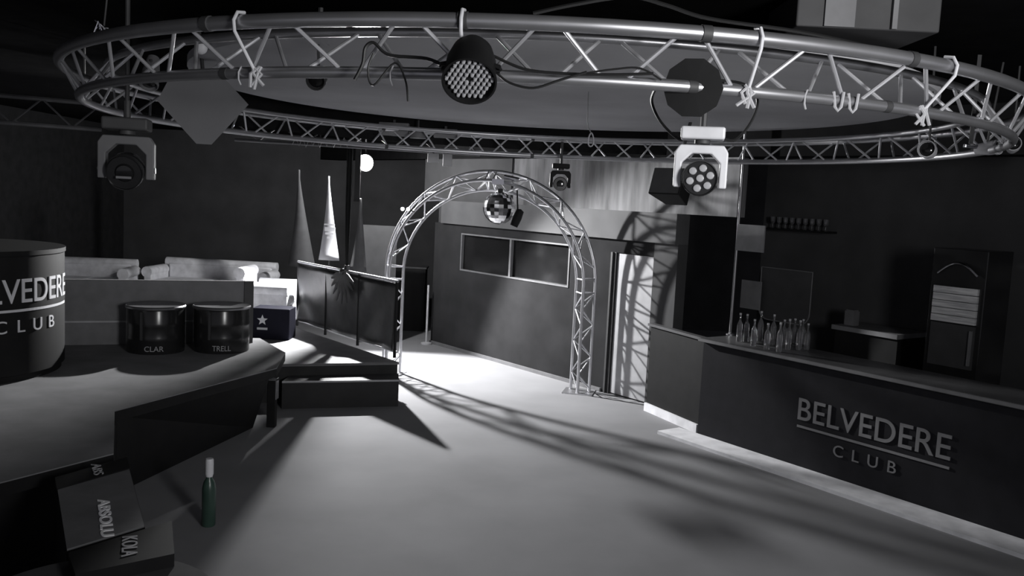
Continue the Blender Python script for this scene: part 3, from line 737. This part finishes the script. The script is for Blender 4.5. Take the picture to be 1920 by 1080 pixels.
# ------------------------------------------------------------------ truss arch
AL = DY(737, 512, 12.1); AR = DY(1097, 537, 11.5); AL.z = AR.z = 0
AM = frame((AL+AR)/2, AR-AL); ha = (AR-AL).length/2; ZS = 1.42
print('arch half span', ha)
ar = thing('truss_arch', 'aluminium lattice truss arch standing before the window wall', 'arch', mw=AM)
def apt(s, dr, w):
    """s in 0..3: left leg, arc, right leg"""
    if s < 1: return Vector((-(ha+dr), w, ZS*s))
    if s <= 2:
        a = PI*(1-(s-1)); return Vector(((ha+dr)*math.cos(a), w, ZS + (ha*.98+dr)*math.sin(a)))
    return Vector((ha+dr, w, ZS*(3-s)))
CH = [(.125, .07), (0, -.14), (-.125, .07)]
S_ = [k/6 for k in range(6)] + [1 + k/40 for k in range(41)] + [2 + (k+1)/6 for k in range(6)]
for dr, wv in CH:
    b = B(); tube(b, [apt(s, dr, wv) + Vector((0,0,0.01 if s in (0,) else 0)) for s in S_], .021, 10); link('chord', b, ALU, ar, True)
def zig(i, j, k0, n, s0, s1, gap=.0):
    for k in range(n):
        a = s0 + (s1-s0)*k/n; c = s0 + (s1-s0)*(k+1)/n
        p, q = (CH[i], CH[j]) if k % 2 == 0 else (CH[j], CH[i])
        b = B(); tube(b, [apt(a, *p), apt(c, *q)], .009, 6); link('brace', b, ALU, ar, True)
for i, j in ((0,1),(1,2),(0,2)):
    zig(i, j, 0, 6, .03, .93); zig(i, j, 0, 16, 1.05, 1.95); zig(i, j, 0, 6, 2.07, 2.97)
b = B()
for s in (.93, 1.02, 1.5-.012, 1.5+.012, 1.98, 2.07):
    b = B()
    for i, j in ((0,1),(1,2),(0,2)): tube(b, [apt(s, *CH[i]), apt(s, *CH[j])], .011, 6)
    link('joint_frame', b, ALU, ar, True)
for s in (-1, 1):
    b = B(); box(b, s*ha-.2, -.2, 0, s*ha+.2, .16, .012); link('base_plate', b, ALU, ar)
# clamp hardware and mirror ball
tp = apt(1.5, 0, 0)
hb = AM @ (tp + Vector((.03, -.0, -.22)))
cl = thing('truss_clamp', 'bright steel clamp bracket at the crown of arch', 'bracket', mw=AM @ Matrix.Translation(tp + Vector((.12, -.17, 0))))
b = B(); box(b, -.06, -.02, -.05, .1, .0, .02); link('plate', b, CHROME, cl)
b = B(); tube(b, [(.1,-.01,.05),(.3,-.01,.02)], .03, 10); link('tube_clamp', b, CHROME, cl, True)
mbp = AM @ (tp + Vector((.08, -.02, -.36)))
q = DY(936, 390, (AM @ tp).y - .15)
mb = thing('mirror_ball', 'small mirror ball hanging below the crown of arch', 'mirror ball', q)
b = B(); bmesh.ops.create_uvsphere(b, u_segments=22, v_segments=14, radius=.215); link('ball', b, mat('mirror', .8, .12, 1, .3, 14), mb)
zt_ = (AM @ apt(1.5, -.125, 0)).z - q.z
b = B(); lathe(b, [(0,.21),(.04,.21),(.04,.25),(.0,.26)], 12); link('cap', b, DARK, mb, True)
b = B(); tube(b, [(0,0,.25),(0,.1,zt_+.01)], .008, 6); link('hanger', b, DARK, mb, True)
q2 = DY(970, 408, (AM @ tp).y - .3)
pn = thing('pin_spot', 'small dark pin spot hanging right of the mirror ball', 'spotlight', q2)
b = B(); lathe(b, [(0,-.12),(.05,-.12),(.06,0),(.05,.1),(0,.12)], 14, Matrix.Rotation(.35,4,'Y')); link('housing', b, BLACK, pn, True)
zt2 = (AM @ apt(1.5, -.125, 0)).z - q2.z
b = B(); tube(b, [(0,0,.1),(-.02,.15,zt2+.01)], .01, 6); link('arm', b, BLACK, pn, True)
# twin lights at left shoulder
q3 = DY(760, 392, (AM @ tp).y)
tw = thing('twin_spot', 'pair of small lit spots on the left shoulder of arch', 'spotlight', q3)
for dx in (-.035, .04):
    b = B(); lathe(b, [(0,-.05),(.028,-.04),(.032,.02),(.028,.022),(0,.02)], 12, Matrix.Translation((dx, 0, 0)) @ Matrix.Rotation(PI/2, 4, 'X')); hd = link('lamp_head', b, DARK, tw, True)
    b = B(); lathe(b, [(.026,.022),(.02,.03),(0,.032)], 12, Matrix.Translation((dx, 0, 0)) @ Matrix.Rotation(PI/2, 4, 'X')); link('lit_lens', b, LED, hd, True)
b = B(); tube(b, [(-.035,.03,0),(.12,.05,-.03)], .01, 6); link('bracket', b, DARK, tw, True)

# ------------------------------------------------------------------ things beyond the arch
cb0 = G(757, 648); 
cab = thing('black_cabinet', 'black cabinet in the dark corridor seen through the arch', 'cabinet', (cb0.x-.35, cb0.y+1.6, 0))
b = B(); box(b, -.1, 0, 0, .5, .4, 1.15); link('cabinet_body', b, BLACK, cab)
b = B(); box(b, -.12, -.02, 1.15, .52, .42, 1.18); link('cabinet_top', b, DARK, cab)
cp = G(806, 645)
po = thing('corner_post', 'thin pale post at the corridor corner of window wall', 'post', (cp.x-.06, cp.y-.03, 0))
b = B(); tube(b, [(0,0,.02),(0,0,1.0)], .018, 8); link('shaft', b, PALE, po, True)
b = B(); lathe(b, [(0,0),(.09,0),(.09,.025),(.02,.04),(0,.04)], 16); link('foot', b, PALE, po, True)

# ------------------------------------------------------------------ far side of ring: boxes, papers, smaller fixtures
def small(name, label, cat, px, py, Y, wx, wz, m, dy=.06, group=None, hang=3.135):
    c = DY(px, py, Y); t = thing(name, label, cat, (c.x, c.y, c.z), group)
    b = B(); box(b, -wx/2, 0, -wz/2, wx/2, dy, wz/2); link('body', b, m, t, bevel=.006)
    b = B(); box(b, -.012, dy*.4, wz/2-.002, .012, dy*.6, max(wz/2+.03, hang-c.z)); link('hanger', b, DARK, t)
    return t
LG = mat('fixture_grey', .16, .6)
small('notice_board', 'small blank pale square card hanging above arch, left of two', 'notice', 812, 296, 9.7, .12, .1, PALE, .02, hang=3.55)
small('notice_board', 'small blank pale upright card hanging above arch, right of two', 'notice', 839, 300, 9.7, .1, .14, PALE, .02, hang=3.55)
small('control_box', 'wide grey control box on the far side of ring truss', 'box', 738, 242, 8.9, .3, .13, LG, .1)
small('control_box', 'low grey control box right of the dome lamp on far ring', 'box', 835, 250, 9.05, .24, .09, LG, .1)
c = DY(784, 250, 8.95); t = thing('dome_lamp', 'grey dome lamp between the two control boxes', 'lamp', c)
b = B(); lathe(b, [(.085,-.05),(.08,0),(.05,.04),(0,.06)], 20); link('dome', b, MID, t, True)
b = B(); tube(b, [(0,0,.055),(0,0,3.24-c.z)], .01, 6); link('stem', b, DARK, t, True)
# led batten with zigzag wire
pz = DY(600, 258, 9.0)
t = thing('cable_festoon', 'pale zigzag cord tied along the far truss left of spotlight', 'cable', pz)
b = B(); tube(b, [(-.28+.035*k, 0, (.0 if k % 2 else -.09)+random.uniform(-.015,.015)) for k in range(17)], .005, 5); link('cord', b, PALE, t, True)
b = B(); tube(b, [(-.3,.02,.01),(.3,.02,-.02)], .012, 6); link('carrier_bar', b, DARK, t, True)
b = B(); tube(b, [(0,.02,0),(0,.02,3.55-pz.z)], .008, 6); link('hanger', b, DARK, t, True)
# carabiner strap
c = DY(1108, 262, 6.0)
t = thing('carabiner', 'steel carabiner hanging on a thin cord from panel', 'carabiner', c)
b = B(); tube(b, [(.018*math.sin(a)*(1+.3*math.cos(a)), 0, -.045*math.cos(a)) for a in [2*PI*k/16 for k in range(16)]], .005, 8, True); link('ring', b, ALU, t, True)
b = B(); tube(b, [(0,0,.04),(-.02,0,.08),(-.03,0,.12),(-.035,.0,3.24-c.z)], .004, 6); link('cord', b, MID, t, True)
# straight trusses behind (left) 
def straight_truss(p, q, h, label, r=.018):
    d = (q-p); n = max(4, int(d.length/.26)); t = thing('straight_truss', label, 'truss', p)
    for z in (0, h):
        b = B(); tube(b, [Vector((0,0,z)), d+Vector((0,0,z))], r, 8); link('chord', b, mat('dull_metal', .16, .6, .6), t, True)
    for k in range(n):
        a = d*(k/n); c = d*((k+1)/n); b = B()
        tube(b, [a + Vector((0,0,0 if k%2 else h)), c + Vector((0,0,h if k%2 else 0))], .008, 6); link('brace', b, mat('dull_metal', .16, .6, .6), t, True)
    for k in (0.15, .85):
        b = B(); tube(b, [d*k+Vector((0,0,h)), d*k+Vector((0,0,3.55-p.z))], .01, 6); link('drop_rod', b, DARK, t, True)
    return t
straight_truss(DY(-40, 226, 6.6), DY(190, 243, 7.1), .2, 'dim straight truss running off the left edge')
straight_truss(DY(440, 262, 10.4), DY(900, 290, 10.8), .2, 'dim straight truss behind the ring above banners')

# ------------------------------------------------------------------ small lamps at both ends of ring
def spot(px, py, Y, label, m=DARK, r=.045, look=(-.3, -1, -.3), lens=GLASSD, top=3.135, L=.13):
    c = DY(px, py, Y); M = aim(c, look); t = thing('small_spotlight', label, 'spotlight', mw=M)
    b = B(); lathe(b, [(0,-L),(r*.7,-L),(r,-L*.4),(r,.0),(r*1.08,.004),(r*1.05,.02),(r*.95,.02),(r*.9,.0),(0,0)], 18); link('housing', b, m, t, True)
    b = B(); lathe(b, [(r*.85,.001),(r*.6,.012),(0,.016)], 16); link('lens', b, lens, t, True)
    inv = M.inverted(); k = inv @ Vector((c.x, c.y+.02, top))
    b = B(); tube(b, [(0,0,-L*.5), k], .007, 6); link('arm', b, DARK, t, True)
    return t
spot(280, 155, 4.7, 'small grey spotlight with pale body near the left end of ring', MID, .045, (.1,-.6,-1), L=.16)
spot(1738, 280, 5.2, 'small pale spotlight under right end of ring, leftmost of three', PALE, .048, (-.7,-1,.1), top=3.5)
spot(1868, 276, 5.6, 'small pale spotlight at right frame edge under ring, middle of three', PALE, .045, (.6,-1,.1), top=3.5)
spot(1900, 270, 5.7, 'small pale spotlight at far right, next to picture edge', PALE, .045, (-.5,-1,.2), top=3.5)
spot(593, 150, 4.6, 'small dark spotlight behind the ring, left of the LED par lamp', DARK, .048, (0,-1,-.5), top=3.245)
t = small('steel_bracket', 'bright steel bracket between the small right spotlights', 'bracket', 1822, 274, 5.4, .08, .025, CHROME, .03, hang=3.5)
c = DY(195, 60, 4.55)
t = thing('silver_tangle', 'bright knotted foil strap at the left end of ring', 'strap', c)
b = B()
for k in range(5): tube(b, [(random.uniform(-.05,.05), random.uniform(-.03,.03), random.uniform(-.05,.06)) for _ in range(5)], .006, 6)
link('foil', b, CHROME, t, True)
b = B(); tube(b, [(0,0,.03),(.02,.02,3.55-c.z)], .005, 6); link('cord', b, DARK, t, True)
# air unit at the top right
c0_, c1_ = DY(1492, 52, 4.3), DY(1762, 58, 4.3); um = frame(c0_, c1_-c0_)
zu = (c0_.z + c1_.z)/2; wd = (c1_-c0_).length
t = thing('air_unit', 'grey ceiling air unit with paler panel, top right', 'air conditioner', mw=um)
b = B(); box(b, 0, 0, zu-.0, wd, .5, 3.55); link('casing', b, mat('unit_dark', .06, .7), t, bevel=.01)
b = B(); box(b, wd*.19, -.012, zu+.004, wd*.4, 0, 3.54); link('pale_panel', b, mat('unit_pale', .2, .7), t)
b = B(); box(b, wd*.655, -.02, zu+.004, wd*.69, 0, 3.54); link('edge_strip', b, mat('unit_pale', .2, .7), t)

# ------------------------------------------------------------------ cables on the ring
def cable(label, pts, r=.006, name='power_cable'):
    P_ = [Vector(p) for p in pts]; out = []
    for i in range(len(P_)-1):
        p0, p1, p2, p3 = P_[max(i-1,0)], P_[i], P_[i+1], P_[min(i+2,len(P_)-1)]
        for k in range(6):
            t = k/6; out.append(.5*((2*p1)+(p2-p0)*t+(2*p0-5*p1+4*p2-p3)*t*t+(3*p1-p0-3*p2+p3)*t**3))
    out.append(P_[-1]); o = out[0].copy(); b = B(); tube(b, [p-o for p in out], r, 6)
    return tag(link(name, b, CABLE, mw=Matrix.Translation(o), smooth=True), label, 'cable')
cy_ = 3.27
cable('black cable looping from LED par lamp toward the right along truss', [DY(x, y, cy_) for x, y in ((925,105),(985,130),(1060,138),(1150,140),(1225,138))])
cable('black cable sagging under the bright lower tube between par lamps', [DY(x, y, cy_-.05) for x, y in ((930,135),(955,155),(1000,165),(1050,150),(1100,135))], .005)
cable('black cable arching above the lower tube left of black par lamp', [DY(x, y, cy_+.05) for x, y in ((1100,137),(1150,130),(1200,128),(1240,150))], .004)
cable('black cable hanging in a loop left of seven lens moving head', [DY(1232, 160, ringpt(1232, RR-.1, ZL)[0].y)] + [DY(x, y, 3.6) for x, y in ((1222,190),(1240,230),(1275,262),(1290,250))], .006)
cable('black cable curving down right of seven lens moving head', [DY(x, y, 3.6) for x, y in ((1345,150),(1395,158),(1420,185),(1410,225),(1380,262),(1350,258))], .006)
cable('tangled black cable over the truss left of LED par lamp', [DY(x, y, 3.35) for x, y in ((665,150),(680,120),(685,90),(700,80),(720,98),(740,105),(800,110),(835,125))], .007)
cable('black cable drooping below the truss left of LED par lamp', [DY(x, y, 3.33) for x, y in ((700,100),(690,130),(700,160),(740,118),(760,150),(765,190))], .004)
cable('dark cable sagging across the ceiling above the ring', [DY(x, y, 3.6) for x, y in ((1000,25),(1080,8),(1180,-6),(1250,10),(1330,35),(1500,60),(1640,90))], .008)
